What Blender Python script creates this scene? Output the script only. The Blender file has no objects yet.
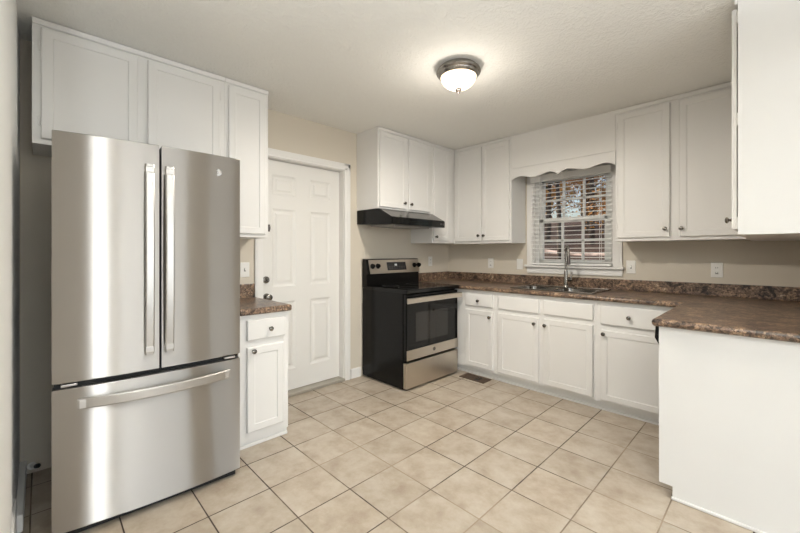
import bpy, bmesh, math, random
from math import sin, cos, pi, radians as R
from mathutils import Vector, Matrix

SC = bpy.context.scene
COL = SC.collection

# ------------------------------------------------------------------ camera, world, sun, big lights, exposure
cd = bpy.data.cameras.new('camera')
cam = bpy.data.objects.new('camera', cd); COL.objects.link(cam)
cam.location = (2.958, -3.762, 1.2504)
cam.rotation_euler = (pi / 2, 0, 0.7972)
cd.sensor_fit = 'HORIZONTAL'; cd.sensor_width = 36.0
cd.lens = 368.15 / 800 * 36.0
cd.shift_y = -(266.5 - 252.7) / 800
cd.clip_start = 0.01
SC.camera = cam

w = bpy.data.worlds.new('world'); SC.world = w; w.use_nodes = True
nt = w.node_tree; nt.nodes.clear()
wo = nt.nodes.new('ShaderNodeOutputWorld'); bg = nt.nodes.new('ShaderNodeBackground')
sky = nt.nodes.new('ShaderNodeTexSky'); sky.sky_type = 'NISHITA'; sky.sun_disc = False
sky.sun_elevation = R(28); sky.sun_rotation = R(-100); sky.dust_density = 3.0
bg.inputs[1].default_value = 0.2
nt.links.new(sky.outputs[0], bg.inputs[0]); nt.links.new(bg.outputs[0], wo.inputs[0])

def sun(energy, direction, color, angle=3):
    l = bpy.data.lights.new('sun', 'SUN'); l.energy = energy; l.color = color; l.angle = R(angle)
    o = bpy.data.objects.new('sun', l); COL.objects.link(o)
    o.rotation_euler = Vector(direction).to_track_quat('-Z', 'Y').to_euler(); o.location = (-6, 6, 9)
sun(4.5, (0.75, 0.25, -0.6), (1.0, 0.9, 0.75))

def area(name, loc, direction, sx, sy, energy, color):
    l = bpy.data.lights.new(name, 'AREA'); l.shape = 'RECTANGLE'; l.size = sx; l.size_y = sy
    l.energy = energy; l.color = color
    o = bpy.data.objects.new(name, l); COL.objects.link(o); o.location = loc
    o.rotation_euler = Vector(direction).to_track_quat('-Z', 'Y').to_euler()
    return o
# area lights added at unseen dining windows, for fill and the fridge streak
area('added_daylight_rear', (3.3, -6.95, 1.45), (0, 1, 0), 5.0, 1.7, 9, (0.91, 0.96, 1.0))
area('added_daylight_side', (6.28, -4.58, 1.25), (-1, 0, 0), 0.36, 2.1, 38, (0.91, 0.96, 1.0))
area('added_daylight_side_wide', (6.28, -3.05, 1.25), (-1, 0, 0), 2.0, 2.0, 36, (0.91, 0.96, 1.0))
area('added_daylight_side_far', (6.28, -0.70, 1.25), (-1, 0, 0), 1.1, 2.0, 9, (0.91, 0.96, 1.0))

SC.view_settings.view_transform = 'Standard'; SC.view_settings.look = 'None'
SC.view_settings.gamma = 1.0; SC.view_settings.use_curve_mapping = False
SC.view_settings.exposure = 0.13

# ------------------------------------------------------------------ materials
def srgb(r, g, b):
    f = lambda c: (c / 255 / 12.92) if c / 255 <= 0.04045 else ((c / 255 + 0.055) / 1.055) ** 2.4
    return (f(r), f(g), f(b), 1.0)

def mat(name, color, rough=0.5, metal=0.0, spec=0.5, bump=None, aniso=0.0, coat=0.0, vary=None, rot=0.0, axis='Z'):
    """bump=(scale, strength, distance); vary=(scale, amount)"""
    m = bpy.data.materials.new(name); m.use_nodes = True
    n = m.node_tree.nodes; l = m.node_tree.links
    p = n['Principled BSDF']
    p.inputs['Base Color'].default_value = color; p.inputs['Roughness'].default_value = rough
    p.inputs['Metallic'].default_value = metal; p.inputs['Specular IOR Level'].default_value = spec
    p.inputs['Coat Weight'].default_value = coat
    tc = n.new('ShaderNodeTexCoord')
    if aniso:
        p.inputs['Anisotropic'].default_value = aniso; p.inputs['Anisotropic Rotation'].default_value = rot
        t = n.new('ShaderNodeTangent'); t.direction_type = 'RADIAL'; t.axis = axis
        l.new(t.outputs[0], p.inputs['Tangent'])
    if bump:
        nz = n.new('ShaderNodeTexNoise'); nz.inputs['Scale'].default_value = bump[0]; nz.inputs['Detail'].default_value = 4
        l.new(tc.outputs['Object'], nz.inputs['Vector'])
        b = n.new('ShaderNodeBump'); b.inputs['Strength'].default_value = bump[1]; b.inputs['Distance'].default_value = bump[2]
        l.new(nz.outputs['Fac'], b.inputs['Height']); l.new(b.outputs[0], p.inputs['Normal'])
    if vary:
        nz = n.new('ShaderNodeTexNoise'); nz.inputs['Scale'].default_value = vary[0]; nz.inputs['Detail'].default_value = 3
        l.new(tc.outputs['Object'], nz.inputs['Vector'])
        mr = n.new('ShaderNodeMapRange'); mr.inputs['From Min'].default_value = .3; mr.inputs['From Max'].default_value = .7
        mr.inputs['To Min'].default_value = 1 - vary[1]; mr.inputs['To Max'].default_value = 1 + vary[1]
        l.new(nz.outputs['Fac'], mr.inputs['Value'])
        mx = n.new('ShaderNodeVectorMath'); mx.operation = 'SCALE'
        mx.inputs[0].default_value = color[:3]; l.new(mr.outputs[0], mx.inputs['Scale'])
        l.new(mx.outputs[0], p.inputs['Base Color'])
    return m

def brushed(name, color, rough, aniso):
    """brushed steel: highlights stretch vertically across the horizontal grain"""
    m = bpy.data.materials.new(name); m.use_nodes = True
    n = m.node_tree.nodes; l = m.node_tree.links; n.remove(n['Principled BSDF'])
    g = n.new('ShaderNodeBsdfAnisotropic'); g.distribution = 'GGX'
    g.inputs['Color'].default_value = color; g.inputs['Roughness'].default_value = rough
    g.inputs['Anisotropy'].default_value = aniso; g.inputs['Rotation'].default_value = 0.0
    t = n.new('ShaderNodeTangent'); t.direction_type = 'RADIAL'; t.axis = 'Z'
    l.new(t.outputs[0], g.inputs['Tangent']); l.new(g.outputs[0], n['Material Output'].inputs[0])
    return m

M = {}
M['wall'] = mat('wall_paint', srgb(212, 203, 187), .75, bump=(180, .12, .001))
M['white_wall'] = mat('white_wall_paint', srgb(246, 246, 243), .7)
M['cab'] = mat('cabinet_paint', srgb(230, 228, 224), .42, vary=(2.5, .015))
M['trim'] = mat('trim_paint', srgb(233, 231, 227), .4)
M['door'] = mat('door_paint', srgb(228, 226, 221), .42)
M['blind'] = mat('blind_white', srgb(248, 247, 244), .5)
M['vinyl'] = mat('vinyl_white', srgb(236, 236, 232), .35)
M['ceiling'] = mat('ceiling_texture', srgb(238, 237, 232), .85)
M['nickel'] = mat('satin_nickel', (.34, .32, .295, 1), .25, 1)
M['knob'] = mat('knob_nickel', (.20, .185, .165, 1), .22, 1)
M['dark_nickel'] = mat('dark_nickel', (.16, .14, .13, 1), .3, 1)
M['chrome'] = mat('chrome', (.62, .62, .61, 1), .14, 1)
M['sink'] = mat('sink_steel', (.30, .28, .255, 1), .2, 1)
M['steel'] = brushed('stainless', (.51, .48, .445, 1), .31, .84)
M['steel_bar'] = mat('stainless_handle', (.50, .48, .455, 1), .34, 1)
M['steel_warm'] = mat('stainless_range', (.60, .545, .47, 1), .32, 1)
M['case'] = mat('appliance_grey', srgb(78, 76, 74), .5)
M['gasket'] = mat('black_gasket', (.006, .006, .006, 1), .6)
M['black'] = mat('black_enamel', (.004, .004, .004, 1), .22, spec=.22)
M['hoodtop'] = mat('glossy_black_top', (.16, .15, .14, 1), .22, 1)
M['blackglass'] = mat('black_glass', (.004, .004, .004, 1), .07, spec=.3)
M['ovenglass'] = mat('oven_window', (.02, .018, .016, 1), .06)
M['display'] = mat('display_panel', (.01, .01, .011, 1), .15)
M['digits'] = mat('display_digits', srgb(200, 205, 205), .4)
M['filter'] = mat('hood_filter', srgb(150, 145, 138), .5, bump=(300, .5, .002))
M['plate'] = mat('plate_white', srgb(238, 236, 230), .35)
M['slot'] = mat('slot_dark', (.02, .02, .02, 1), .5)
M['bronze'] = mat('register_bronze', srgb(98, 80, 66), .45, .3)
M['sill'] = mat('aluminium_sill', srgb(176, 170, 158), .35, .4)
M['bark'] = mat('bark', srgb(70, 60, 52), .9, vary=(6, .3))
M['dirt'] = mat('leaf_litter', srgb(74, 56, 46), .95, vary=(9, .7))
M['path'] = mat('pale_path', srgb(196, 176, 165), .9, vary=(3, .6))
for i, c in enumerate([(196, 150, 70), (168, 118, 60), (120, 100, 62), (74, 76, 48)]):
    M['leaf%d' % i] = mat('autumn_leaves_%d' % i, srgb(*c), .7, vary=(3, .3))

def glass_mat():
    m = bpy.data.materials.new('window_glass'); m.use_nodes = True
    n = m.node_tree.nodes; l = m.node_tree.links; n.remove(n['Principled BSDF'])
    mx = n.new('ShaderNodeMixShader'); tr = n.new('ShaderNodeBsdfTransparent'); gl = n.new('ShaderNodeBsdfGlossy')
    gl.inputs['Roughness'].default_value = 0.02
    fr = n.new('ShaderNodeFresnel'); fr.inputs[0].default_value = 1.45
    l.new(fr.outputs[0], mx.inputs[0]); l.new(tr.outputs[0], mx.inputs[1]); l.new(gl.outputs[0], mx.inputs[2])
    l.new(mx.outputs[0], n['Material Output'].inputs[0])
    return m
M['glass'] = glass_mat()

def lamp_mat():
    m = mat('lit_frosted_glass', srgb(255, 240, 215), .4)
    p = m.node_tree.nodes['Principled BSDF']
    p.inputs['Emission Color'].default_value = (1.0, .82, .60, 1); p.inputs['Emission Strength'].default_value = 1.7
    return m
M['lamp'] = lamp_mat()

def ceiling_bump():
    m = M['ceiling']; n = m.node_tree.nodes; l = m.node_tree.links
    tc = n.new('ShaderNodeTexCoord')
    a = n.new('ShaderNodeTexNoise'); a.inputs['Scale'].default_value = 34; a.inputs['Detail'].default_value = 5
    a.inputs['Distortion'].default_value = 1.2
    cr = n.new('ShaderNodeMapRange'); cr.inputs['From Min'].default_value = .42; cr.inputs['From Max'].default_value = .62
    b = n.new('ShaderNodeBump'); b.inputs['Strength'].default_value = .4; b.inputs['Distance'].default_value = .006
    l.new(tc.outputs['Object'], a.inputs['Vector']); l.new(a.outputs['Fac'], cr.inputs['Value'])
    l.new(cr.outputs[0], b.inputs['Height']); l.new(b.outputs[0], n['Principled BSDF'].inputs['Normal'])
ceiling_bump()

def tile_mat():
    m = bpy.data.materials.new('ceramic_tile'); m.use_nodes = True
    n = m.node_tree.nodes; l = m.node_tree.links; p = n['Principled BSDF']
    P = .3015
    tc = n.new('ShaderNodeTexCoord')
    mp = n.new('ShaderNodeMapping'); mp.inputs['Location'].default_value = (-1.982 / P, 1.987 / P, 0)
    mp.inputs['Scale'].default_value = (1 / P, 1 / P, 1)
    l.new(tc.outputs['Object'], mp.inputs['Vector'])
    sx = n.new('ShaderNodeSeparateXYZ'); l.new(mp.outputs[0], sx.inputs[0])
    def math(op, a, b=None, clamp=False):
        q = n.new('ShaderNodeMath'); q.operation = op; q.use_clamp = clamp
        for i, v in enumerate((a, b)):
            if v is None: continue
            if isinstance(v, (int, float)): q.inputs[i].default_value = v
            else: l.new(v, q.inputs[i])
        return q.outputs[0]
    def dist(o):   # distance in tile units to nearest joint
        return math('ABSOLUTE', math('SUBTRACT', math('FRACT', math('ADD', o, .5)), .5))
    dx, dy = dist(sx.outputs['X']), dist(sx.outputs['Y'])
    d = math('MINIMUM', dx, dy)
    wob = n.new('ShaderNodeTexNoise'); wob.inputs['Scale'].default_value = 25
    l.new(tc.outputs['Object'], wob.inputs['Vector'])
    d2 = math('ADD', d, math('MULTIPLY', math('SUBTRACT', wob.outputs['Fac'], .5), .006))
    g = n.new('ShaderNodeMapRange'); g.inputs['From Min'].default_value = .0075; g.inputs['From Max'].default_value = .0125
    g.inputs['To Min'].default_value = 1; g.inputs['To Max'].default_value = 0
    l.new(d2, g.inputs['Value'])
    # per-tile tone
    fl = n.new('ShaderNodeVectorMath'); fl.operation = 'FLOOR'; l.new(mp.outputs[0], fl.inputs[0])
    wn = n.new('ShaderNodeTexWhiteNoise'); wn.noise_dimensions = '2D'; l.new(fl.outputs[0], wn.inputs['Vector'])
    n1 = n.new('ShaderNodeTexNoise'); n1.inputs['Scale'].default_value = 7; n1.inputs['Detail'].default_value = 6; n1.inputs['Roughness'].default_value = .65
    off = n.new('ShaderNodeVectorMath'); off.operation = 'MULTIPLY_ADD'
    off.inputs[1].default_value = (13, 17, 9); l.new(wn.outputs['Color'], off.inputs[0]); l.new(tc.outputs['Object'], off.inputs[2])
    l.new(off.outputs[0], n1.inputs['Vector'])
    cr = n.new('ShaderNodeValToRGB'); e = cr.color_ramp.elements
    e[0].position = .3; e[0].color = srgb(160, 143, 124)
    e[1].position = .68; e[1].color = srgb(192, 182, 167)
    k = e.new(.5); k.color = srgb(179, 166, 148)
    l.new(n1.outputs['Fac'], cr.inputs[0])
    tone = n.new('ShaderNodeMapRange'); tone.inputs['To Min'].default_value = .93; tone.inputs['To Max'].default_value = 1.05
    l.new(wn.outputs['Value'], tone.inputs['Value'])
    sc = n.new('ShaderNodeVectorMath'); sc.operation = 'SCALE'; l.new(cr.outputs[0], sc.inputs[0]); l.new(tone.outputs[0], sc.inputs['Scale'])
    # grout: mostly dark, some worn pale lengths
    n2 = n.new('ShaderNodeTexNoise'); n2.inputs['Scale'].default_value = 1.1; l.new(tc.outputs['Object'], n2.inputs['Vector'])
    gc = n.new('ShaderNodeValToRGB'); ge = gc.color_ramp.elements
    ge[0].position = .50; ge[0].color = srgb(66, 54, 46); ge[1].position = .64; ge[1].color = srgb(160, 144, 124)
    l.new(n2.outputs['Fac'], gc.inputs[0])
    mx = n.new('ShaderNodeMix'); mx.data_type = 'RGBA'
    l.new(g.outputs[0], mx.inputs['Factor']); l.new(sc.outputs[0], mx.inputs['A']); l.new(gc.outputs[0], mx.inputs['B'])
    l.new(mx.outputs['Result'], p.inputs['Base Color'])
    ro = n.new('ShaderNodeMapRange'); ro.inputs['To Min'].default_value = .38; ro.inputs['To Max'].default_value = .9
    l.new(g.outputs[0], ro.inputs['Value']); l.new(ro.outputs[0], p.inputs['Roughness'])
    b = n.new('ShaderNodeBump'); b.inputs['Strength'].default_value = .6; b.inputs['Distance'].default_value = .003; b.invert = True
    l.new(g.outputs[0], b.inputs['Height']); l.new(b.outputs[0], p.inputs['Normal'])
    return m
M['tile'] = tile_mat()

def laminate_mat():
    m = bpy.data.materials.new('granite_laminate'); m.use_nodes = True
    n = m.node_tree.nodes; l = m.node_tree.links; p = n['Principled BSDF']
    tc = n.new('ShaderNodeTexCoord')
    a = n.new('ShaderNodeTexNoise'); a.inputs['Scale'].default_value = 13; a.inputs['Detail'].default_value = 9
    a.inputs['Roughness'].default_value = .74; a.inputs['Distortion'].default_value = .5
    l.new(tc.outputs['Object'], a.inputs['Vector'])
    cr = n.new('ShaderNodeValToRGB'); e = cr.color_ramp.elements
    e[0].position = .34; e[0].color = srgb(40, 30, 25)
    e[1].position = .68; e[1].color = srgb(214, 192, 164)
    for pos, c in ((.42, (66, 52, 44)), (.47, (122, 100, 82)), (.51, (80, 63, 53)), (.55, (150, 124, 100)), (.60, (104, 84, 69))):
        k = e.new(pos); k.color = srgb(*c)
    l.new(a.outputs['Fac'], cr.inputs[0])
    v = n.new('ShaderNodeTexVoronoi'); v.inputs['Scale'].default_value = 85
    l.new(tc.outputs['Object'], v.inputs['Vector'])
    sp = n.new('ShaderNodeSeparateColor'); l.new(v.outputs['Color'], sp.inputs[0])
    mr = n.new('ShaderNodeMapRange'); mr.inputs['To Min'].default_value = .35; mr.inputs['To Max'].default_value = 1.75
    l.new(sp.outputs['Red'], mr.inputs['Value'])
    sc = n.new('ShaderNodeVectorMath'); sc.operation = 'SCALE'; l.new(cr.outputs[0], sc.inputs[0]); l.new(mr.outputs[0], sc.inputs['Scale'])
    l.new(sc.outputs[0], p.inputs['Base Color']); p.inputs['Roughness'].default_value = .3
    return m
M['laminate'] = laminate_mat()

# ------------------------------------------------------------------ geometry helpers
class MB:
    """collects shapes into one mesh"""
    def __init__(s): s.bm = bmesh.new()
    def box(s, x0, x1, y0, y1, z0, z1, bev=0.0, seg=2):
        r = bmesh.ops.create_cube(s.bm, size=1.0)
        vs = r['verts']
        for v in vs:
            v.co = Vector(((x0 + x1) / 2 + v.co.x * abs(x1 - x0), (y0 + y1) / 2 + v.co.y * abs(y1 - y0), (z0 + z1) / 2 + v.co.z * abs(z1 - z0)))
        if bev:
            es = list({e for v in vs for e in v.link_edges})
            bmesh.ops.bevel(s.bm, geom=es, offset=bev, segments=seg, affect='EDGES', profile=.5)
        return s
    def rings(s, loops, cap0=True, cap1=True, smooth=False):
        rv = [[s.bm.verts.new(c) for c in lp] for lp in loops]
        k = len(rv[0])
        for a, b in zip(rv, rv[1:]):
            for i in range(k):
                f = s.bm.faces.new((a[i], a[(i + 1) % k], b[(i + 1) % k], b[i])); f.smooth = smooth
        if cap0: s.bm.faces.new(rv[0][::-1])
        if cap1: s.bm.faces.new(rv[-1])
        return s
    def lathe(s, prof, o=(0, 0, 0), axis=(0, 0, 1), n=24, smooth=True):
        q = Vector((0, 0, 1)).rotation_difference(Vector(axis)).to_matrix(); o = Vector(o)
        loops = [[o + q @ Vector((max(r, 1e-5) * cos(2 * pi * i / n), max(r, 1e-5) * sin(2 * pi * i / n), z)) for i in range(n)] for r, z in prof]
        return s.rings(loops, True, True, smooth)
    def tube(s, pts, r, n=12):
        pts = [Vector(p) for p in pts]; loops = []
        rr = r if isinstance(r, (list, tuple)) else [r] * len(pts)
        nrm = None
        for i, p in enumerate(pts):
            t = (pts[min(i + 1, len(pts) - 1)] - pts[max(i - 1, 0)]).normalized()
            if nrm is None:
                nrm = t.orthogonal().normalized()
            else:
                nrm = (nrm - t * nrm.dot(t)).normalized()
            b = t.cross(nrm)
            loops.append([p + (nrm * cos(2 * pi * k / n) + b * sin(2 * pi * k / n)) * rr[i] for k in range(n)])
        return s.rings(loops, True, True, True)
    def prism(s, poly, axis, a0, a1):
        """polygon in the two other axes, extruded along axis"""
        def mk(u, v, w):
            return {'x': (w, u, v), 'y': (u, w, v), 'z': (u, v, w)}[axis]
        return s.rings([[mk(u, v, a0) for u, v in poly], [mk(u, v, a1) for u, v in poly]])
    def panel(s, x0, x1, z0, z1, y_back, y_front, steps):
        """slab lofted towards -y; steps=[(inset, y)...] after the back ring"""
        def lp(i, y): return [(x0 + i, y, z0 + i), (x1 - i, y, z0 + i), (x1 - i, y, z1 - i), (x0 + i, y, z1 - i)]
        return s.rings([lp(0, y_back)] + [lp(i, y) for i, y in steps])
    def emit(s, name, m, parent=None, off=(0, 0, 0), loc=None):
        bmesh.ops.recalc_face_normals(s.bm, faces=s.bm.faces)
        for e in s.bm.edges:
            if len(e.link_faces) == 2 and e.calc_face_angle(0) > .7: e.smooth = False
        if any(off): bmesh.ops.translate(s.bm, verts=s.bm.verts, vec=-Vector(off))
        me = bpy.data.meshes.new(name); s.bm.to_mesh(me); s.bm.free()
        me.materials.append(M[m] if isinstance(m, str) else m)
        o = bpy.data.objects.new(name, me); COL.objects.link(o)
        if parent: o.parent = parent
        if loc: o.location = loc
        return o

def tag(o, label, cat, group=None, kind=None):
    if label: o['label'] = label
    if cat: o['category'] = cat
    if group: o['group'] = group
    if kind: o['kind'] = kind
    return o
def thing(name, label, cat, loc=(0, 0, 0), rz=0, group=None):
    o = bpy.data.objects.new(name, None); COL.objects.link(o); o.empty_display_size = .1
    o.location = loc; o.rotation_euler = (0, 0, rz)
    return tag(o, label, cat, group)
def struct(name, mb, m, parent=None):
    o = mb.emit(name, m, parent)
    if not parent: o['kind'] = 'structure'
    return o

H = 2.447
NEAR = -3.845          # near stub wall face
RW = 3.145             # right wall face
# ------------------------------------------------------------------ room shell
struct('floor', MB().box(-.12, 6.4, -7.1, .12, -.12, 0), 'tile')
struct('ceiling', MB().box(-.12, 6.4, -7.1, .12, H, H + .12), 'ceiling')
# left wall with the door opening
DY0, DY1, DZ = -2.462, -1.632, 2.062
struct('wall_left', MB().box(-.12, 0, NEAR - .12, DY0, 0, H).box(-.12, 0, DY1, .12, 0, H).box(-.12, 0, DY0, DY1, DZ, H), 'wall')
# sink wall with the window opening
WX0, WX1, WZ0, WZ1 = 1.165, 1.898, 1.125, 2.06
struct('wall_back', MB().box(0, WX0, 0, .12, 0, H).box(WX1, 6.4, 0, .12, 0, H).box(WX0, WX1, 0, .12, 0, WZ0).box(WX0, WX1, 0, .12, WZ1, H), 'wall')
struct('wall_right', MB().box(RW, RW + .12, -1.42, 0, 0, H), 'wall')
struct('wall_near', MB().box(0, 1.85, NEAR - .12, NEAR, 0, H), 'white_wall')
struct('wall_hall', MB().box(.2, .32, -7.1, NEAR - .12, 0, H), 'white_wall')
# unseen dining side, with window openings added for the area lights
struct('wall_rear', MB().box(.2, 6.4, -7.1, -6.98, 0, .55).box(.2, 6.4, -7.1, -6.98, 2.35, H).box(.2, .75, -7.1, -6.98, .55, 2.35).box(5.85, 6.4, -7.1, -6.98, .55, 2.35), 'white_wall')
def right_wall():
    mb = MB()
    mb.box(6.3, 6.42, -7.1, -4.95, 0, H).box(6.3, 6.42, -4.3, -4.08, 0, H).box(6.3, 6.42, -1.96, -1.28, 0, H).box(6.3, 6.42, -.12, .12, 0, H)
    mb.box(6.3, 6.42, -4.95, -4.3, 2.35, H).box(6.3, 6.42, -4.95, -4.3, 0, .15)
    mb.box(6.3, 6.42, -1.28, -.12, 2.27, H).box(6.3, 6.42, -1.28, -.12, 0, .23)
    mb.box(6.3, 6.42, -4.08, -1.96, 2.27, H).box(6.3, 6.42, -4.08, -1.96, 0, .23)
    struct('wall_side', mb, 'wall')
right_wall()

# baseboards
struct('baseboard_left', MB().box(0, .014, -1.56, -1.44, 0, .085).box(.001, .009, -1.56, -1.44, .085, .094), 'trim')
struct('baseboard_near', MB().box(.0, .6, NEAR, NEAR + .028, .001, .08, .004).box(.6, 1.85, NEAR, NEAR + .008, 0, .16), 'trim')

# ------------------------------------------------------------------ exterior door in the left wall
d = bpy.data.objects.new('door_1', None); COL.objects.link(d); d['kind'] = 'structure'
d['label'] = 'white six-panel exterior door in the left wall'
d.location = (0, DY0, 0); d.rotation_euler = (0, 0, pi / 2)   # local x = world +y, local -y = into the room
DW = DY1 - DY0
def casing():
    mb = MB(); cw = .068
    for x0, x1 in ((-cw + .008, .008), (DW - .008, DW + cw - .008)):
        mb.box(x0, x1, -.018, -.0005, 0, DZ + cw - .008, .004)
        mb.box(min(x0, x1) + (.012 if x0 < 0 else .03), max(x0, x1) - (.03 if x0 < 0 else .012), -.022, -.016, 0, DZ + .02, .003)
    mb.box(-cw + .008, DW + cw - .008, -.018, -.0005, DZ - .008, DZ + cw - .01, .004)
    mb.box(-.03, DW + .03, -.022, -.016, DZ + .012, DZ + .038, .003)
    # jambs and stop
    mb.box(0, .012, 0, .11, 0, DZ).box(DW - .012, DW, 0, .11, 0, DZ).box(0, DW, 0, .11, DZ - .012, DZ)
    return mb
casing().emit('door_casing', 'trim', d)
def door_slab():
    mb = MB(); yb, yf = .108, .068
    x0, x1, z0, z1 = .015, DW - .015, .03, DZ - .016
    st = .104; mid0, mid1 = (x0 + x1) / 2 - .073, (x0 + x1) / 2 + .073
    cols = [(x0 + st, mid0), (mid1, x1 - st)]
    rows = [(.215, .822), (.955, 1.632), (1.748, 1.925)]
    mb.box(x0, x0 + st, yf, yb, z0, z1).box(x1 - st, x1, yf, yb, z0, z1).box(mid0, mid1, yf, yb, z0, z1)
    for a, b in cols:
        zs = [z0] + [q for r in rows for q in r] + [z1]
        for k in range(0, len(zs), 2): mb.box(a, b, yf, yb, zs[k], zs[k + 1])
        for r0, r1 in rows:
            mb.panel(a, b, r0, r1, yb, yf, [(0, yf), (.006, yf + .004), (.018, yf + .010), (.034, yf + .010), (.05, yf + .002)])
    return mb
slab = door_slab().emit('door_panel', 'door', d)
MB().box(.0, DW, -.018, .11, .001, .024, .005).emit('threshold', 'sill', d)
def rose(mb, x, z, y=.068, r=.03):
    mb.lathe([(r, 0), (r, .008), (r * .85, .014), (r * .55, .016), (r * .5, .03), (r * .45, .034)], (x, y, z), (0, -1, 0)); return mb
rose(MB(), .066, 1.02).box(.062, .070, .018, .036, 1.008, 1.034, .003).emit('deadbolt', 'knob', slab)
rose(MB(), .07, .875).lathe([(.010, .03), (.012, .036), (.024, .044), (.028, .056), (.025, .068), (.014, .074), (0, .075)], (.07, .068, .875), (0, -1, 0)).emit('door_knob', 'knob', slab)
MB().box(.082, .098, .052, .068, 1.43, 1.49, .003).box(.086, .094, .036, .056, 1.445, 1.475, .003).emit('swing_latch', 'dark_nickel', slab)

# ------------------------------------------------------------------ window in the sink wall
wd = bpy.data.objects.new('window_1', None); COL.objects.link(wd); wd['kind'] = 'structure'; wd.location = (WX0, 0, WZ0)
wd['label'] = 'white double-hung window with muntins above the sink'
wo_ = (WX0, 0, WZ0)
mb = MB()
for x0, x1 in ((1.078, 1.165), (1.898, 1.985)):
    mb.box(x0, x1, -.02, 0, 1.12, 2.06, .004); mb.box(x0 + .02, x1 - .02, -.024, -.018, 1.12, 2.06, .002)
mb.box(1.078, 1.985, -.022, 0, 2.06, 2.145, .004)
mb.emit('window_casing', 'trim', wd, wo_)
MB().box(1.06, 2.003, -.05, .02, 1.098, 1.122, .006).emit('window_sill', 'trim', wd, wo_)
MB().box(1.078, 1.985, -.018, 0, 1.036, 1.098, .004).emit('apron', 'trim', wd, wo_)
mb = MB()
mb.box(WX0, 1.205, .0, .118, WZ0, WZ1).box(1.858, WX1, .0, .118, WZ0, WZ1).box(1.205, 1.858, .0, .118, 2.02, WZ1).box(1.205, 1.858, .0, .118, WZ0, 1.15)
mb.emit('window_frame', 'vinyl', wd, wo_)
def sash(name, y0, y1, z0, z1):
    mb = MB(); t = .034; x0, x1 = 1.203, 1.86
    mb.box(x0, x0 + t, y0, y1, z0, z1, .003).box(x1 - t, x1, y0, y1, z0, z1, .003).box(x0, x1, y0, y1, z0, z0 + t, .003).box(x0, x1, y0, y1, z1 - t, z1, .003)
    iw = (x1 - x0 - 2 * t) / 3
    for k in (1, 2): mb.box(x0 + t + iw * k - .011, x0 + t + iw * k + .011, y0 + .006, y1 - .006, z0 + .01, z1 - .01)
    mb.box(x0 + .01, x1 - .01, y0 + .006, y1 - .006, (z0 + z1) / 2 - .011, (z0 + z1) / 2 + .011)
    o = mb.emit(name, 'vinyl', wd, wo_)
    MB().box(x0 + .02, x1 - .02, (y0 + y1) / 2 - .002, (y0 + y1) / 2 + .002, z0 + .02, z1 - .02).emit('window_glass', 'glass', o, wo_)
sash('lower_sash', .03, .06, 1.148, 1.600)
sash('upper_sash', .062, .092, 1.566, 2.022)

# ------------------------------------------------------------------ cabinets
def knob_bm():
    return MB().lathe([(.009, 0), (.007, .008), (.006, .014), (.013, .018), (.0155, .022), (.014, .027), (.008, .030), (.0, .0305)], (0, 0, 0), (0, -1, 0), 20)
_k = knob_bm().emit('knob', 'knob'); KNOB = _k.data; bpy.data.objects.remove(_k)
def knob(parent, x, y, z):
    o = bpy.data.objects.new('knob', KNOB); COL.objects.link(o); o.parent = parent; o.location = (x, y, z); return o
def hinge(parent, x, y, z):
    mb = MB().box(x - .007, x + .007, y - .004, y + .002, z - .022, z + .022, .0015)
    mb.lathe([(.0035, -.026), (.0035, .026)], (x, y - .004, z), (0, 0, 1), 8)
    mb.emit('hinge', 'cab', parent)
def front(parent, name, x0, x1, z0, z1, y, inset=.045, th=.018):
    st = [(0, y - th + .004), (.004, y - th)]
    if inset: st += [(inset, y - th), (inset + .003, y - th + .004), (inset + .008, y - th + .0045)]
    return MB().panel(x0, x1, z0, z1, y, y - th, st).emit(name, 'cab', parent)

def cabinet(label, loc, rz, W, D, z0, z1, doors=(), drawers=(), toe=None, top=True, group=None, name='wall_cabinet', cat='cabinet', x_start=0.0, hollow=False):
    """local frame: x runs along the wall to the viewer's right, -y points into the room"""
    t = thing(name, label, cat, loc, rz, group)
    if hollow: MB().box(x_start, x_start + .016, -D + .018, -.002, z0, z1).box(W - .016, W, -D + .018, -.002, z0, z1).box(x_start, W, -D + .018, -.002, z0, z0 + .016).box(x_start, W, -.018, -.002, z0, z1).emit('carcass', 'cab', t)
    else: MB().box(x_start, W, -D + .018, -.002, z0, z1).emit('carcass', 'cab', t)
    MB().box(x_start, W, -D, -D + .0185, z0, z1, .0015).emit('face_frame', 'cab', t)
    if top: MB().box(x_start, W, -D - .012, -D, z1 - .032, z1 - .002, .004).emit('top_molding', 'cab', t)
    if toe: MB().box(x_start, W, -D + toe[0], -.002, 0.001, z0 + .001).box(x_start, W, -D + toe[0] - .012, -D + toe[0], 0.001, .02, .003).emit('toe_board', 'cab', t)
    for dd in doors:
        x0, x1, a, b, hs, kx, kz = dd
        o = front(t, 'door', x0, x1, a, b, -D - .0012)
        if kx is not None: knob(o, kx, -D - .019, kz)
        if hs:
            hx = x0 - .006 if hs == 'l' else x1 + .006
            for hz in (a + .09, b - .09): hinge(o, hx, -D - .002, hz)
    for dd in drawers:
        x0, x1, a, b, kx, kz = dd
        o = front(t, 'drawer' if kx is not None else 'false_front', x0, x1, a, b, -D - .0012, inset=0)
        if kx is not None: knob(o, kx, -D - .019, kz)
    return t

Q = pi / 2
UD = .3236
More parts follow.
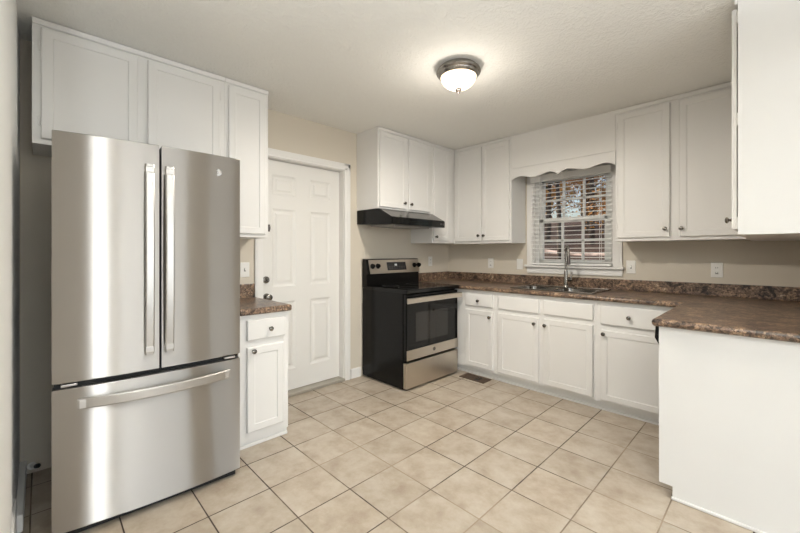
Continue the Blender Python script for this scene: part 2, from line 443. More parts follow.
# left wall uppers (origin y0, local x = y - y0)
y0 = -3.793
cabinet('white two-door wall cabinet above the refrigerator', (0, y0, 0), Q, .930, UD, 1.808, H - .001,
        doors=[(.033, .441, 1.835, 2.402, 'l', None, 0), (.489, .896, 1.835, 2.402, 'r', None, 0)])
y0 = -2.8625
cabinet('tall narrow white wall cabinet between the refrigerator and the exterior door', (0, y0, 0), Q, .3065, UD, 1.361, H - .001,
        doors=[(.022, .283, 1.385, 2.398, None, None, 0)])
y0 = -1.484
cabinet('white two-door wall cabinet mounted over the black range hood', (0, y0, 0), Q, .785, UD, 1.672, H - .001,
        doors=[(.016, .372, 1.688, 2.408, None, .335, 1.746), (.408, .732, 1.688, 2.408, None, .428, 1.742)])
y0 = -.698
cabinet('narrow one-door white wall cabinet in the corner right of the hood', (0, y0, 0), Q, .696, UD, 1.358, H - .001,
        doors=[(.012, .285, 1.382, 2.408, None, .038, 1.425)])
# sink wall uppers
cabinet('white two-door wall cabinet left of the window', (0, 0, 0), 0, 1.055, .3056, 1.352, H - .001,
        doors=[(.350, .703, 1.377, 2.408, None, .675, 1.437), (.716, 1.036, 1.377, 2.408, 'r', .742, 1.435)], x_start=UD + .001)
cabinet('white two-door wall cabinet right of the window', (0, 0, 0), 0, 2.829, .3056, 1.345, H - .001,
        doors=[(2.031, 2.385, 1.372, 2.398, 'l', 2.358, 1.435), (2.443, 2.80, 1.372, 2.398, None, 2.458, 1.433)], x_start=2.012)
# right wall upper: near door stands a little off its frame on three hinges
t = cabinet('white wall cabinet at the right edge with bare side panel and door edge showing', (RW, -.002, 0), -Q, 1.43, .315, 1.335, H - .001,
            doors=[(.36, .69, 1.36, 2.40, None, .66, 1.42)])
o = front(t, 'door', .73, 1.405, 1.362, 2.402, -.315 - .005)
knob(o, 1.31, -.339, 1.412)
for hz in (1.39, 1.88, 2.36):
    MB().box(1.372, 1.418, -.321, -.315, hz - .03, hz + .03, .003).emit('hinge', 'cab', o)

# soffit board and scalloped valance over the window
vt = thing('window_valance', 'white scalloped wooden valance board spanning the cabinets above the sink window', 'valance', (1.056, -.30, 1.98))
MB().box(1.0565, 2.0105, -.3056, -.283, 2.108, H - .001).box(1.0565, 2.0105, -.294, -.283, 2.09, 2.109).emit('soffit_board', 'cab', vt, (1.056, -.30, 1.98))
def scallop(x):
    c = 1.5335; u = abs(x - c) / .477
    pts = [(0, 1.987), (.03, 1.993), (.075, 2.009), (.16, 2.022), (.25, 2.018), (.36, 2.003), (.48, 1.993), (.58, 1.996), (.68, 2.010), (.78, 2.020), (.86, 2.019), (.93, 2.008), (1.0, 1.990)]
    for (a, za), (b, zb) in zip(pts, pts[1:]):
        if u <= b: 
            k = (u - a) / (b - a); k = k * k * (3 - 2 * k) * .5 + k * .5
            return za + (zb - za) * k
    return 1.99
def valance():
    mb = MB(); n = 96; bm = mb.bm; xs = [1.0565 + .954 * i / n for i in range(n + 1)]
    F = [(bm.verts.new((x, -.312, scallop(x))), bm.verts.new((x, -.312, 2.104))) for x in xs]
    B = [(bm.verts.new((x, -.2945, scallop(x))), bm.verts.new((x, -.2945, 2.104))) for x in xs]
    for i in range(n):
        bm.faces.new((F[i][0], F[i + 1][0], F[i + 1][1], F[i][1])); bm.faces.new((B[i][0], B[i][1], B[i + 1][1], B[i + 1][0]))
        bm.faces.new((F[i][0], B[i][0], B[i + 1][0], F[i + 1][0])); bm.faces.new((F[i][1], F[i + 1][1], B[i + 1][1], B[i][1]))
    bm.faces.new((F[0][0], F[0][1], B[0][1], B[0][0])); bm.faces.new((F[n][0], B[n][0], B[n][1], F[n][1]))
    return mb
valance().emit('scalloped_board', 'cab', vt, (1.056, -.30, 1.98))

# base cabinets
CT, CB = .912, .872
BD = .60
cabinet('small white base cabinet with one drawer between refrigerator and door', (0, -2.875, 0), Q, .336, BD, .05, .852,
        doors=[(.05, .296, .104, .645, 'r', .086, .622)], drawers=[(.05, .308, .69, .818, .198, .752)], toe=(.02, 0), top=False, name='base_cabinet')
cabinet('narrow white base cabinet with one drawer beside the range', (0, 0, 0), 0, 1.054, BD, .072, CB - .001,
        doors=[(.707, 1.023, .10, .672, None, .998, .617)], drawers=[(.707, 1.023, .712, .838, .866, .768)], toe=(.045, 0), top=False, name='base_cabinet', x_start=.02)
cabinet('wide white sink base cabinet with two doors under the window', (0, 0, 0), 0, 1.958, BD, .072, CB - .001,
        doors=[(1.088, 1.487, .10, .672, None, 1.452, .619), (1.534, 1.933, .10, .672, 'r', 1.549, .617)],
        drawers=[(1.088, 1.487, .712, .836, None, 0), (1.534, 1.933, .712, .836, None, 0)], toe=(.045, 0), top=False, name='base_cabinet', x_start=1.0545, hollow=True)
cabinet('white base cabinet with one drawer in the corner beside the peninsula', (0, 0, 0), 0, 3.14, BD, .072, CB - .001,
        doors=[(1.99, 2.42, .10, .645, None, 2.014, .617)], drawers=[(1.99, 2.42, .692, .838, 2.188, .764)], toe=(.045, 0), top=False, name='base_cabinet', x_start=1.9585)

# peninsula end panel with a toe notch
def end_panel():
    t = thing('end_panel', 'large plain white end panel closing the peninsula under the countertop', 'panel', (2.53, -1.47, 0))
    poly = [(2.531, .066), (2.588, .066), (2.588, .004), (RW, .004), (RW, CB - .001), (2.531, CB - .001)]
    MB().prism(poly, 'y', -1.47, -1.452).emit('panel_board', 'cab', t, (2.53, -1.47, 0))
    MB().box(2.531, 2.549, -1.452, -1.43, .066, CB - .001).emit('edge_stile', 'cab', t, (2.53, -1.47, 0))
    MB().box(2.583, RW, -1.478, -1.4702, .001, .016, .003).emit('shoe_molding', 'trim', t, (2.53, -1.47, 0))
end_panel()
# dishwasher in the peninsula, seen edge-on
t = thing('dishwasher', 'black dishwasher seen edge-on behind the white peninsula end panel', 'dishwasher', (2.54, -1.42, 0))
oo = (2.54, -1.42, 0)
MB().box(2.56, 3.1, -1.425, -.63, .08, .862).emit('tub', 'black', t, oo)
dw = MB().box(2.535, 2.558, -1.425, -.80, .09, .72, .004).emit('door', 'black', t, oo)
MB().prism([(2.558, .74), (2.535, .74), (2.504, .80), (2.508, .868), (2.558, .868)], 'y', -1.425, -.80).emit('control_panel', 'black', t, oo)
MB().box(2.60, 3.1, -1.425, -.80, .001, .08).emit('toe_panel', 'black', t, oo)

# ------------------------------------------------------------------ countertops
SX0, SX1, SY0, SY1 = 1.205, 1.895, -.545, -.115     # sink cut-out
NB = .014
def countertop():
    t = thing('countertop', 'brown speckled L-shaped laminate countertop along the sink wall and peninsula', 'countertop', (0, 0, CB))
    mb = MB()
    for b in ((.02, SX0, -.625, -.002), (SX0, SX1, SY1, -.002), (SX0, SX1, -.625, SY0), (SX1, 2.52, -.625, -.002), (2.52, RW - .001, -1.49, -.002)):
        mb.box(b[0], b[1], b[2], b[3], CB, CT)
    # rounded front noses
    def nose(path_axis, a0, a1, c, sgn):
        n = 7; th = (CT - CB) / 2; prof = [(c, CB), (c, CT)]
        prof = [(c, CT)] + [(c + sgn * th * .85 * sin(pi * k / n), CT - th + th * cos(pi * k / n)) for k in range(1, n)] + [(c, CB)]
        mb.prism(prof, path_axis, a0, a1)
    nose('x', .655, 2.52, -.625, -1)
    nose('y', -1.49, -.625, 2.52, -1)
    nose('x', 2.52, RW - .001, -1.49, -1)
    # rounded outer corner
    th = (CT - CB) / 2; n = 7
    loops = []
    for j in range(9):
        a = pi + (pi / 2) * j / 8
        loops.append([(2.52, -1.49, CT)] + [(2.52 + cos(a) * th * .85 * sin(pi * k / n), -1.49 + sin(a) * th * .85 * sin(pi * k / n), CT - th + th * cos(pi * k / n)) for k in range(1, n)] + [(2.52, -1.49, CB)])
    mb.rings(loops)
    mb.emit('worktop', 'laminate', t, (0, 0, CB))
    MB().box(.02, RW - .001, -.02, -.001, CT, 1.011, .004).emit('backsplash', 'laminate', t, (0, 0, CB))
    MB().box(.001, .02, -.645, -.001, CT - .03, 1.011, .004).emit('backsplash', 'laminate', t, (0, 0, CB))
    MB().box(RW - .02, RW - .001, -1.41, -.021, CT, 1.011, .004).emit('backsplash', 'laminate', t, (0, 0, CB))
    return t
countertop()
t = thing('countertop', 'short brown speckled laminate countertop beside the refrigerator', 'countertop', (0, -2.7, CB))
MB().box(.02, .63, -2.875, -2.523, .853, .896, .012, 3).emit('worktop', 'laminate', t, (0, -2.7, CB))
MB().box(.001, .0195, -2.875, -2.526, .862, 1.003, .004).emit('backsplash', 'laminate', t, (0, -2.7, CB))

# ------------------------------------------------------------------ sink and faucet
def make_sink():
    t = thing('kitchen_sink', 'stainless steel double-bowl drop-in sink under the window', 'sink', (1.59, -.33, CT))
    of = (1.59, -.33, CT)
    X0, X1, Y0, Y1 = SX0 - .02, SX1 + .02, SY0 - .018, SY1 + .035
    bowls = [(1.226, 1.536, -.525, -.205), (1.572, 1.874, -.525, -.205)]
    mb = MB(); z0, z1 = CT + .0005, CT + .006
    mb.box(X0, bowls[0][0], Y0, Y1, z0, z1).box(bowls[0][1], bowls[1][0], Y0, Y1, z0, z1).box(bowls[1][1], X1, Y0, Y1, z0, z1)
    for b in bowls: mb.box(b[0], b[1], Y0, b[2], z0, z1).box(b[0], b[1], b[3], Y1, z0, z1)
    # raised rolled edge
    for x0, x1, a, b in ((X0, X1, Y0, Y0 + .014), (X0, X1, Y1 - .014, Y1), (X0, X0 + .014, Y0, Y1), (X1 - .014, X1, Y0, Y1)):
        mb.box(x0, x1, a, b, z0, z1 + .004, .0035)
    mb.emit('rim', 'sink', t, of)
    for b in bowls:
        mb = MB()
        def lp(i, z, r): 
            x0, x1, a, c = b[0] + i, b[1] - i, b[2] + i, b[3] - i; out = []
            for cx, cy, s in ((x1 - r, c - r, 0), (x0 + r, c - r, 1), (x0 + r, a + r, 2), (x1 - r, a + r, 3)):
                for k in range(5):
                    an = s * pi / 2 + k * pi / 8; out.append((cx + r * cos(an), cy + r * sin(an), z))
            return out
        mb.rings([lp(-.003, z1, .03), lp(.002, z1 - .004, .05), lp(.012, .80, .055), lp(.02, .765, .055), lp(.045, .748, .045)], False, True, True)
        o = mb.emit('bowl', 'sink', t, of)
        cx, cy = (b[0] + b[1]) / 2, (b[2] + b[3]) / 2
        MB().lathe([(.042, .7482), (.042, .751), (.034, .752), (.03, .7495), (0, .7495)], (cx, cy, 0)).emit('drain', 'chrome', o, of)
make_sink()
def make_faucet():
    fx, fy = 1.54, -.145; zb = CT + .0065
    t = thing('faucet', 'brushed gooseneck pull-down kitchen faucet behind the sink', 'faucet', (fx, fy, zb)); of = (fx, fy, zb)
    MB().box(fx - .09, fx + .09, fy - .026, fy + .026, zb, zb + .007, .003).lathe([(.028, zb + .006), (.026, zb + .016), (.019, zb + .022)], (fx, fy, 0)).emit('base', 'nickel', t, of)
    MB().lathe([(.019, zb + .02), (.018, zb + .15), (.0155, zb + .16), (.013, zb + .165)], (fx, fy, 0)).emit('body', 'nickel', t, of)
    dx, dy = .526, -.85
    pts = [(fx, fy, zb + .15), (fx, fy, zb + .29)]
    r = .058; zc = zb + .335
    for k in range(0, 13):
        a = pi - pi * k / 12
        pts.append((fx + dx * (r + r * cos(a)), fy + dy * (r + r * cos(a)), zc + r * sin(a)))
    e = pts[-1]; pts.append((e[0], e[1], zc - .03))
    MB().tube(pts, .0115).emit('spout', 'nickel', t, of)
    MB().lathe([(.012, zc - .03), (.016, zc - .045), (.0185, zc - .10), (.018, zc - .115)], (e[0], e[1], 0)).emit('spray_head', 'dark_nickel', t, of)
    q = Vector((.69, .72, 0)) 
    MB().tube([(fx + q.x * .012, fy + q.y * .012, zb + .07), (fx + q.x * .05, fy + q.y * .05, zb + .07)], .017).tube(
        [(fx + q.x * .045, fy + q.y * .045, zb + .07), (fx + q.x * .05, fy + q.y * .05, zb + .10), (fx + q.x * .056, fy + q.y * .056, zb + .145)], [.011, .009, .007]).emit('lever', 'nickel', t, of)
make_faucet()

# ------------------------------------------------------------------ window blind
def make_blind():
    of = (1.525, -.045, 1.98)
    t = thing('window_blind', 'white horizontal slat blind with open slats across the sink window', 'blind', of)
    x0, x1 = 1.148, 1.905
    MB().box(x0 - .006, x1 + .006, -.078, -.024, 1.985, 2.052, .004).emit('headrail', 'blind', t, of)
    MB().box(x0 - .003, x1 + .003, -.066, -.026, 1.126, 1.146, .004).emit('bottom_rail', 'blind', t, of)
    mb = MB(); z = 1.160
    while z < 1.975:
        n = 4; top = []; 
        prof = [(-.069 + .046 * k / n, z + .003 * (1 - ((k - n / 2) / (n / 2)) ** 2) + .001 * k / n) for k in range(n + 1)]
        prof += [(y, q + .0026) for y, q in reversed(prof)]
        mb.prism(prof, 'x', x0, x1); z += .0435
    mb.emit('slats', 'blind', t, of)
    for x in (x0 + .09, x1 - .09):
        mb = MB()
        for y in (-.071, -.022): mb.box(x - .0012, x + .0012, y - .0008, y + .0008, 1.14, 1.99)
        mb.box(x - .0012, x + .0012, -.071, -.022, 1.139, 1.1408).emit('ladder_cord', 'blind', t, of)
    MB().tube([(x0 + .11, -.084, 2.0), (x0 + .113, -.085, 1.62)], .004, 8).emit('tilt_wand', 'vinyl', t, of)
make_blind()

# ------------------------------------------------------------------ refrigerator
def make_fridge():
    ang = math.atan2(.773, .045)
    t = thing('refrigerator', 'stainless French-door refrigerator with bottom freezer drawer standing by the left wall', 'refrigerator', (.80, -3.73, 0), ang)
    W = .775; bul = .026
    def bow(u): return bul * (1 - ((u - W / 2) / (W / 2)) ** 2)
    def skin(u0, u1, z0, z1, th=.06, n=18, er=.004):
        """curved slab: front at n = bow(u)"""
        us = [u0 + (u1 - u0) * k / n for k in range(n + 1)]
        loop = []
        def ring(zz, ins):
            pts = []
            for u in us:
                uu = min(max(u, u0 + ins), u1 - ins)
                pts.append((uu, -bow(u) + ins, zz))
            pts += [(u1 - ins, th, zz), (u0 + ins, th, zz)]
            return pts
        mb = MB()
        loops = [ring(z0, er), ring(z0 + er * .3, er * .3), ring(z0 + er, 0), ring(z1 - er, 0), ring(z1 - er * .3, er * .3), ring(z1, er)]
        mb.rings(loops)
        mb.bm.normal_update()
        for f in mb.bm.faces:
            c = f.calc_center_median()
            if c.x < u0 + er * .9 or c.x > u1 - er * .9 or c.z > z1 - er * .2 or c.z < z0 + er * .2: f.material_index = 1
            if all(v.co.y < .03 for v in f.verts) and abs(max(v.co.z for v in f.verts) - min(v.co.z for v in f.verts)) > .1: f.smooth = True
        return mb
    MB().box(.012, W - .012, .062, .68, .03, 1.735, .004).emit('case', 'case', t)
    MB().box(.02, W - .02, .02, .2, .004, .034).emit('base_grille', 'gasket', t)
    MB().box(.008, W - .008, .02, .064, .655, .69).box(W / 2 - .012, W / 2 + .012, .03, .064, .66, 1.74).emit('gasket', 'gasket', t)
    def handle_bar(z0, z1, u):
        mb = MB(); wd_ = .036
        loops = []; n = 16
        for k in range(n + 1):
            s = k / n; z = z0 + (z1 - z0) * s
            off = bow(u) + .03 + .018 * (1 - (2 * s - 1) ** 2)
            loops.append([(u - wd_ / 2, -off + .012, z), (u - wd_ / 2, -off + .003, z), (u - wd_ / 2 + .005, -off, z), (u + wd_ / 2 - .005, -off, z), (u + wd_ / 2, -off + .003, z), (u + wd_ / 2, -off + .012, z)])
        mb.rings(loops)
        for z in (z0 + .012, z1 - .04):
            mb.box(u - wd_ / 2, u + wd_ / 2, -bow(u) - .034, -bow(u) + .004, z, z + .028, .003)
        return mb
    dl = skin(.002, .3855, .684, 1.776).emit('left_door', 'steel', t); dl.data.materials.append(M['case'])
    handle_bar(.765, 1.672, .3445).emit('handle', 'steel_bar', dl)
    dr = skin(.3955, W - .002, .684, 1.776).emit('right_door', 'steel', t); dr.data.materials.append(M['case'])
    handle_bar(.765, 1.672, .426).emit('handle', 'steel_bar', dr)
    u = .655
    mb = MB().lathe([(.019, 0), (.019, .003), (.015, .0035), (.0145, .002), (0, .002)], (u, -bow(u) + .0015, 1.683), (-.12, -1, 0), 24)
    for s in (-1, 1):
        pts = [(u + s * .0045 + .0042 * cos(a), -bow(u) - .0005, 1.683 + .0055 * sin(a)) for a in [pi * 2 * k / 16 for k in range(14)]]
        mb.tube(pts, .0011, 6)
    mb.emit('badge', 'nickel', dr)
    fz = skin(.002, W - .002, .038, .660, n=30).emit('freezer_drawer', 'steel', t); fz.data.materials.append(M['case'])
    mb = MB(); n = 24; u0, u1 = .085, .712; loops = []
    for k in range(n + 1):
        s = k / n; uu = u0 + (u1 - u0) * s
        off = bow(uu) + .028 + .030 * (1 - (2 * s - 1) ** 2); z = .592
        loops.append([(uu, -off + .012, z - .0225), (uu, -off + .003, z - .0225), (uu, -off, z - .018), (uu, -off, z + .018), (uu, -off + .003, z + .0225), (uu, -off + .012, z + .0225)])
    mb.rings(loops)
    for uu in (u0 + .004, u1 - .032): mb.box(uu, uu + .028, -bow(uu + .014) - .034, -bow(uu + .014) + .004, .572, .612, .003)
    mb.emit('handle', 'steel_bar', fz)
    for uu in (.03, W - .085): MB().box(uu, uu + .055, -bow(uu) + .002, .05, .666, .678, .003).emit('hinge', 'steel_bar', t)
    for uu in (.05, W - .05):
        for yy in (.12, .6): MB().lathe([(.02, .001), (.02, .012), (.01, .034)], (uu, yy, 0), n=12).emit('foot', 'gasket', t)
make_fridge()

# ------------------------------------------------------------------ range
def make_range():
    Y0, Y1 = -1.424, -.657; of = (.33, (Y0 + Y1) / 2, 0)
    t = thing('electric_range', 'black and stainless freestanding electric range in the left corner', 'stove', of)
    E = lambda mb, n, m, p=t: mb.emit(n, m, p, of)
    E(MB().box(.02, .60, Y0, Y1, .014, .895, .003), 'body', 'black')
    for y in (Y0 + .04, Y1 - .04):
        for x in (.08, .54): E(MB().lathe([(.02, .001), (.02, .01), (.012, .016)], (x, y, 0), n=12), 'foot', 'black')
    c = E(MB().box(.075, .655, Y0 - .003, Y1 + .003, .880, .916, .006), 'cooktop', 'blackglass')
    for bx, by, r in ((.24, -1.24, .085), (.24, -.87, .105), (.50, -1.24, .105), (.50, -.87, .085)):
        mb = MB()
        lo = []
        for rr, z in ((r, .9162), (r, .9166), (r - .002, .9166), (r - .002, .9162)):
            lo.append([(bx + rr * cos(2 * pi * k / 40), by + rr * sin(2 * pi * k / 40), z) for k in range(40)])
        mb.rings(lo, False, False); E(mb, 'burner_ring', 'case', c)
    # back guard: black base, slanted stainless control panel
    E(MB().prism([(.02, .896), (.088, .916), (.084, 1.03), (.105, 1.034), (.07, 1.184), (.02, 1.188)], 'y', Y0, Y1), 'backguard', 'black')
    P0, P1 = Vector((.108, 1.036)), Vector((.075, 1.180))      # slanted face, (x,z)
    dirp = (P1 - P0); nrm = Vector((dirp.y, -dirp.x)).normalized()
    def onp(s, y, o): q = P0 + dirp * s + nrm * o; return (q.x, y, q.y)
    def pslab(ya, yb, s0, s1, o0, o1):
        mb = MB(); mb.rings([[onp(s0, ya, o0), onp(s0, yb, o0), onp(s1, yb, o0), onp(s1, ya, o0)], [onp(s0, ya, o1), onp(s0, yb, o1), onp(s1, yb, o1), onp(s1, ya, o1)]]); return mb
    pan = E(pslab(Y0 + .03, Y1 - .004, 0, .97, -.004, .003), 'control_panel', 'steel_warm')
    E(pslab(-1.155, -.875, .20, .78, .003, .0045), 'display', 'display', pan)
    mb = pslab(-1.045, -1.010, .52, .66, .0045, .005)
    E(mb, 'clock_digits', 'digits', pan)
    mb = MB()
    for k in range(7):
        y = -1.13 + k * .036
        for s in (.29, .42):
            lo = [[onp(s, y, .0046), onp(s, y + .018, .0046), onp(s + .05, y + .018, .0046), onp(s + .05, y, .0046)], [onp(s, y, .005), onp(s, y + .018, .005), onp(s + .05, y + .018, .005), onp(s + .05, y, .005)]]
            mb.rings(lo)
    E(mb, 'touch_keys', 'case', pan)
    for y in (-1.356, -1.284, -.743, -.672):
        q = onp(.52, y, .003)
        mb = MB().lathe([(.027, 0), (.027, .006), (.021, .009), (.019, .026), (.016, .029), (0, .029)], q, (nrm.x, 0, nrm.y), 24)
        a = onp(.52, y, .034)
        E(mb, 'knob', 'blackglass', pan)
    # oven door: stainless frame bands top/bottom, dark glass between
    dr = E(MB().box(.601, .640, Y0 + .006, Y1 - .006, .272, .868, .005), 'oven_door', 'black')
    E(MB().box(.6405, .643, Y0 + .012, Y1 - .012, .372, .812, .001), 'door_glass', 'blackglass', dr)
    E(MB().box(.6432, .6442, -1.30, -.83, .43, .70, .0004), 'oven_window', 'ovenglass', dr)
    b = E(MB().box(.6405, .647, Y0 + .008, Y1 - .008, .276, .368, .002), 'lower_band', 'steel_warm', dr)
    mb = MB().lathe([(.019, 0), (.019, .003), (.015, .0035), (.0145, .002), (0, .002)], (.6465, -1.045, .326), (1, 0, 0), 24)
    for s in (-1, 1): mb.tube([(.649, -1.045 + s * .0045 + .0042 * cos(q), .326 + .0055 * sin(q)) for q in [pi * 2 * k / 16 for k in range(14)]], .0011, 6)
    E(mb, 'badge', 'nickel', dr)
    mb = MB().box(.676, .694, Y0 - .026, Y1 + .004, .796, .846, .006)
    for y in (Y0 + .02, Y1 - .05): mb.box(.635, .685, y, y + .03, .803, .838, .004)
    E(mb, 'door_handle', 'steel_warm', dr)
    E(MB().box(.601, .643, Y0 + .004, Y1 - .006, .022, .252, .005), 'storage_drawer', 'steel_warm')
make_range()

# ------------------------------------------------------------------ range hood
def make_hood():
    Y0, Y1 = -1.482, -.722; of = (.26, (Y0 + Y1) / 2, 1.60)
    t = thing('range_hood', 'black under-cabinet range hood above the stove', 'range hood', of)
    E = lambda mb, n, m, p=t: mb.emit(n, m, p, of)
    b = E(MB().prism([(.003, 1.534), (.50, 1.511), (.518, 1.514), (.518, 1.576), (.342, 1.668), (.003, 1.671)], 'y', Y0, Y1), 'hood_body', 'black')
    E(MB().box(.5185, .522, Y0 + .004, Y1 - .004, 1.517, 1.574, .0012), 'front_panel', 'blackglass')
    sl = Vector((.518 - .342, 1.576 - 1.668)); nn = Vector((-sl.y, sl.x)).normalized()
    q = lambda s, o: (.342 + sl.x * s + nn.x * o, 1.668 + sl.y * s + nn.y * o)
    E(MB().prism([q(.04, .0005), q(.96, .0005), q(.96, .003), q(.04, .003)], 'y', Y0 + .004, Y1 - .004), 'sloped_top', 'hoodtop')
    for y in (-.80, -.765):
        E(MB().box(.522, .526, y, y + .022, 1.537, 1.554, .001), 'switch', 'case')
    E(MB().prism([(.08, 1.5305), (.42, 1.5145), (.42, 1.497), (.08, 1.511)], 'y', Y0 + .12, Y1 - .14), 'filter', 'filter')
make_hood()

# ------------------------------------------------------------------ ceiling lamp
def make_lamp():
    x, y = 1.52, -1.83
    t = thing('ceiling_lamp', 'round flush-mount ceiling lamp with lit glass bowl and nickel rim', 'lamp', (x, y, H))
    of = (x, y, H)
    MB().lathe([(.118, H - .001), (.122, H - .014), (.139, H - .022), (.143, H - .034), (.138, H - .044), (.130, H - .048), (.126, H - .058), (.116, H - .066), (.110, H - .062)], (x, y, 0), n=48).emit('rim', 'nickel', t, of)
    prof = [(.114 * cos(a), H - .060 - .082 * sin(a)) for a in [pi / 2 * k / 12 for k in range(12)]] + [(.004, H - .142)]
    MB().lathe(prof, (x, y, 0), n=48).emit('glass_bowl', 'lamp', t, of)
    MB().lathe([(.006, H - .138), (.022, H - .141), (.020, H - .149), (.011, H - .153), (.012, H - .160), (.006, H - .168), (0, H - .170)], (x, y, 0), n=20).emit('finial', 'dark_nickel', t, of)
make_lamp()
def lamp_light():
    # light thrown by the bowl: a little all round, most of it downwards
    l = bpy.data.lights.new('lamp_light', 'POINT'); l.energy = 4.5; l.color = (1.0, .93, .84); l.shadow_soft_size = .09
    o = bpy.data.objects.new('lamp_light', l); COL.objects.link(o); o.location = (1.52, -1.83, H - .27)
    l = bpy.data.lights.new('lamp_light_down', 'AREA'); l.shape = 'DISK'; l.size = .22; l.energy = 25; l.color = (1.0, .93, .84)
    o = bpy.data.objects.new('lamp_light_down', l); COL.objects.link(o); o.location = (1.52, -1.83, H - .178)
lamp_light()

# ------------------------------------------------------------------ unseen uplighter added in the dining area to bounce fill off the ceiling
def make_added_uplighter(x, y):
    t = thing('added_uplighter', 'tall black uplighter floor lamp added out of view in the dining area to brighten the ceiling', 'lamp', (x, y, 0)); of = (x, y, 0)
    MB().lathe([(.14, .001), (.14, .018), (.03, .03), (.014, .04)], (x, y, 0), n=32).emit('base', 'black', t, of)
    MB().lathe([(.012, .035), (.012, 1.70)], (x, y, 0), n=16).emit('pole', 'black', t, of)
    MB().lathe([(.02, 1.69), (.06, 1.70), (.15, 1.76), (.17, 1.80), (.165, 1.80), (.145, 1.768), (.05, 1.715), (.0, 1.712)], (x, y, 0), n=32).emit('bowl_shade', 'black', t, of)
    l = bpy.data.lights.new('ceiling_bounce_fill', 'SPOT'); l.energy = BOUNCE_FILL; l.color = (.92, .965, 1.0); l.spot_size = R(164); l.spot_blend = .25; l.shadow_soft_size = .06
    o = bpy.data.objects.new('ceiling_bounce_fill', l); COL.objects.link(o); o.location = (x, y, 1.83); o.rotation_euler = (pi, 0, 0)
BOUNCE_FILL = 275
make_added_uplighter(3.45, -4.05)

# ------------------------------------------------------------------ wall plates
def plate(label, loc, rz, kind, group=None):
    t = thing('light_switch' if kind in ('toggle', 'rocker') else 'power_outlet', label, 'switch' if kind in ('toggle', 'rocker') else 'outlet', loc, rz)
    MB().box(-.036, .036, -.007, -.0006, -.058, .058, .003).emit('cover_plate', 'plate', t)
    if kind == 'toggle':
        MB().box(-.005, .005, -.018, -.006, -.006, .012, .002).emit('toggle', 'plate', t)
        MB().box(-.006, .006, -.0078, -.0066, -.013, .013).emit('toggle_slot', 'case', t)
    elif kind == 'rocker':
        MB().box(-.0165, .0165, -.010, -.006, -.033, .033, .002).emit('rocker', 'plate', t)
    else:
        MB().box(-.0165, .0165, -.0095, -.006, -.034, .034, .002).emit('receptacle', 'plate', t)
        for z in (.018, -.020):
            for x in (-.00575, .00575): MB().box(x - .00125, x + .00125, -.0100, -.0085, z - .005, z + .005).emit('slot', 'slot', t)
        if kind == 'gfci': MB().box(-.009, .009, -.0102, -.0085, -.031, -.026).emit('reset_button', 'slot', t)
    return t
plate('white power outlet above the backsplash on the corner wall behind the range', (0, -.361, 1.146), Q, 'outlet')
plate('white outlet with a dark slot on the sink wall, nearest the corner', (.626, 0, 1.130), 0, 'gfci')
plate('white rocker switch just left of the sink window', (.989, 0, 1.125), 0, 'rocker')
plate('white toggle switch just right of the sink window', (2.05, 0, 1.123), 0, 'toggle')
plate('white outlet with dark buttons on the sink wall above the peninsula', (2.632, 0, 1.116), 0, 'gfci')
plate('white toggle switch beside the refrigerator above the short countertop', (0, -2.600, 1.115), Q, 'toggle')

# ------------------------------------------------------------------ floor register
def make_register():
    of = (.86, -.665, 0)
    t = thing('floor_register', 'brown metal floor vent set in the tile before the sink cabinets', 'vent', of)
    x0, x1, y0, y1 = .716, 1.002, -.742, -.595
    mb = MB(); b = .022
    mb.box(x0, x1, y0, y0 + b, .001, .008, .003).box(x0, x1, y1 - b, y1, .001, .008, .003).box(x0, x0 + b, y0, y1, .001, .008, .003).box(x1 - b, x1, y0, y1, .001, .008, .003)
    mb.emit('frame', 'bronze', t, of)
    mb = MB(); n = 14
    for k in range(n):
        x = x0 + b + (x1 - x0 - 2 * b) * (k + .5) / n
        if k in (8, 9, 10): continue
        mb.box(x - .0075, x + .0045, y0 + b, y1 - b, .002, .006)
    mb.box(x0 + b, x1 - b, (y0 + y1) / 2 - .005, (y0 + y1) / 2 + .005, .002, .007)
    mb.emit('louvres', 'bronze', t, of)
    MB().box(x0 + b, x1 - b, y0 + b, y1 - b, .0005, .0015).emit('duct', 'slot', t, of)
make_register()

# ------------------------------------------------------------------ water supply stub in the recess beside the refrigerator
t = thing('water_valve', 'small white supply valve low on the wall in the gap beside the refrigerator', 'valve', (.0, -3.79, .05))
MB().lathe([(.02, 0), (.02, .006), (.010, .008), (.010, .045), (.014, .047), (.014, .062)], (.0005, -3.797, .04), (1, .25, .25), 16).emit('pipe_stub', 'plate', t, (0, -3.79, .05))
MB().lathe([(.012, 0), (.012, .02), (.008, .024)], (.064, -3.779, .057), (1, .5, .4), 16).emit('cap', 'slot', t, (0, -3.79, .05))

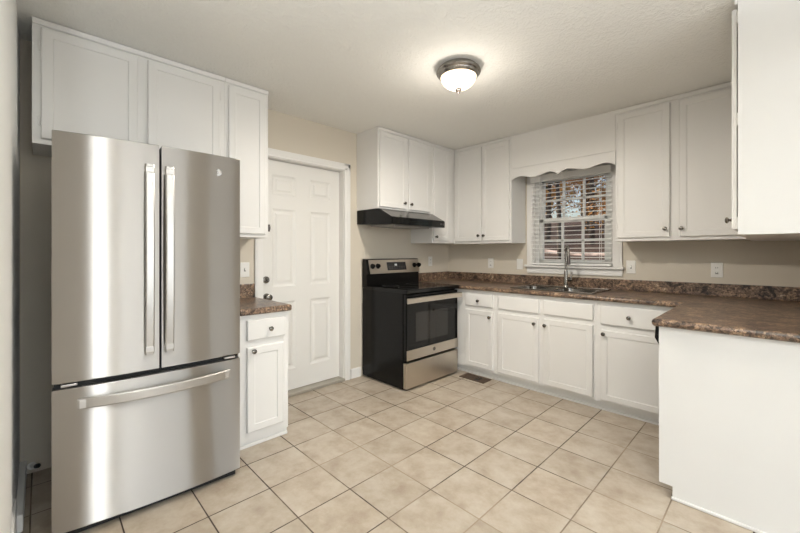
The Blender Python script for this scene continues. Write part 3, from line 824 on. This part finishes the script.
# ------------------------------------------------------------------ outdoors seen through the window
def hill(x, y):
    return -.35 + max(0, y - 2) * .185 + .12 * sin(x * .9) * sin(y * .7)
def ground():
    mb = MB(); bm = mb.bm; nx, ny = 40, 30
    g = [[bm.verts.new((-22 + 34 * i / nx, .3 + 24 * j / ny, hill(-22 + 34 * i / nx, .3 + 24 * j / ny))) for i in range(nx + 1)] for j in range(ny + 1)]
    for j in range(ny):
        for i in range(nx): bm.faces.new((g[j][i], g[j][i + 1], g[j + 1][i + 1], g[j + 1][i]))
    r = bmesh.ops.extrude_face_region(bm, geom=list(bm.faces))
    bmesh.ops.translate(bm, vec=(0, 0, -.5), verts=[v for v in r['geom'] if isinstance(v, bmesh.types.BMVert)])
    o = mb.emit('ground', 'dirt'); o['kind'] = 'structure'
    mb = MB(); bm = mb.bm
    a = [[bm.verts.new((-22 + 34 * i / 60, 10.6 + dy, hill(-22 + 34 * i / 60, 10.6 + dy) + .05)) for i in range(61)] for dy in (0, .2, .4)]
    for j in range(2):
        for i in range(60): bm.faces.new((a[j][i], a[j][i + 1], a[j + 1][i + 1], a[j + 1][i]))
    r = bmesh.ops.extrude_face_region(bm, geom=list(bm.faces))
    bmesh.ops.translate(bm, vec=(0, 0, -.12), verts=[v for v in r['geom'] if isinstance(v, bmesh.types.BMVert)])
    o = mb.emit('path', 'path'); o['kind'] = 'structure'
ground()
rnd = random.Random(7)
def tree(x, y, h, r, leaf, label, spread):
    z = hill(x, y) - .1
    t = thing('tree', label, 'tree', (x, y, z), 0, 'autumn trees outside the window')
    mb = MB(); pts = []; rr = []
    ph = rnd.random() * 6
    for k in range(7):
        s = k / 6; pts.append((.18 * sin(ph + s * 3) * s, .15 * cos(ph + s * 2.2) * s, h * s)); rr.append(r * (1 - .75 * s))
    mb.tube(pts, rr, 9)
    tips = []
    for k in range(9):
        s = .14 + .8 * rnd.random() if y > 11.6 else .5 + .48 * rnd.random(); a = rnd.random() * 2 * pi; L = spread * (1.1 - s * .6)
        b = Vector((pts[int(s * 6)][0], pts[int(s * 6)][1], h * s))
        e = b + Vector((cos(a) * L, sin(a) * L, L * .45))
        mb.tube([b, (b + e) / 2 + Vector((0, 0, .06)), e], [r * .28, r * .18, r * .06], 6); tips += [e, (b + e) / 2]
    mb.emit('trunk', 'bark', t)
    mb = MB(); bm = mb.bm
    for tip in tips + [Vector((0, 0, h))]:
        for _ in range(150 if y > 11.6 else 60):
            c = tip + Vector((rnd.gauss(0, .34), rnd.gauss(0, .34), rnd.gauss(0, .26))) * spread * .7
            u = Vector((rnd.uniform(-1, 1), rnd.uniform(-1, 1), rnd.uniform(-1, 1))).normalized(); v = u.orthogonal().normalized()
            s = rnd.uniform(.035, .085)
            bm.faces.new([bm.verts.new(c + u * s * a + v * s * b * .7) for a, b in ((-1, 0), (0, -1), (1, 0), (0, 1))])
    mb.emit('foliage', 'leaf%d' % leaf, t)
spots = [(-1.2, 6.4, 5.2, .08, 3, .9), (-3.0, 8.4, 6.0, .11, 2, 1.2), (1.6, 7.0, 5.5, .10, 1, 1.1),
         (-.6, 12.6, 5.6, .12, 0, 1.7), (-2.5, 12.8, 5.8, .13, 1, 1.7), (-4.4, 12.9, 5.6, .12, 0, 1.7), (-6.4, 13.2, 6.0, .13, 2, 1.8), (1.6, 13.0, 6, .13, 2, 1.8),
         (-1.4, 16.0, 7.0, .16, 2, 2.1), (-3.8, 16.2, 7.2, .16, 0, 2.1), (-6.0, 16.6, 7.2, .16, 1, 2.1), (-8.6, 17.0, 7.5, .17, 0, 2.2),
         (-2.6, 20.0, 8.5, .2, 1, 2.6), (-5.4, 20.4, 8.5, .2, 0, 2.6), (-8.2, 21.0, 8.5, .2, 2, 2.6)]
kinds = ['yellow autumn tree seen through the sink window blind', 'orange-brown autumn tree seen through the sink window blind', 'olive-brown tree seen through the sink window blind', 'dark green-brown tree seen through the sink window blind']
for s in spots: tree(s[0], s[1], s[2], s[3], s[4], kinds[s[4]], s[5])
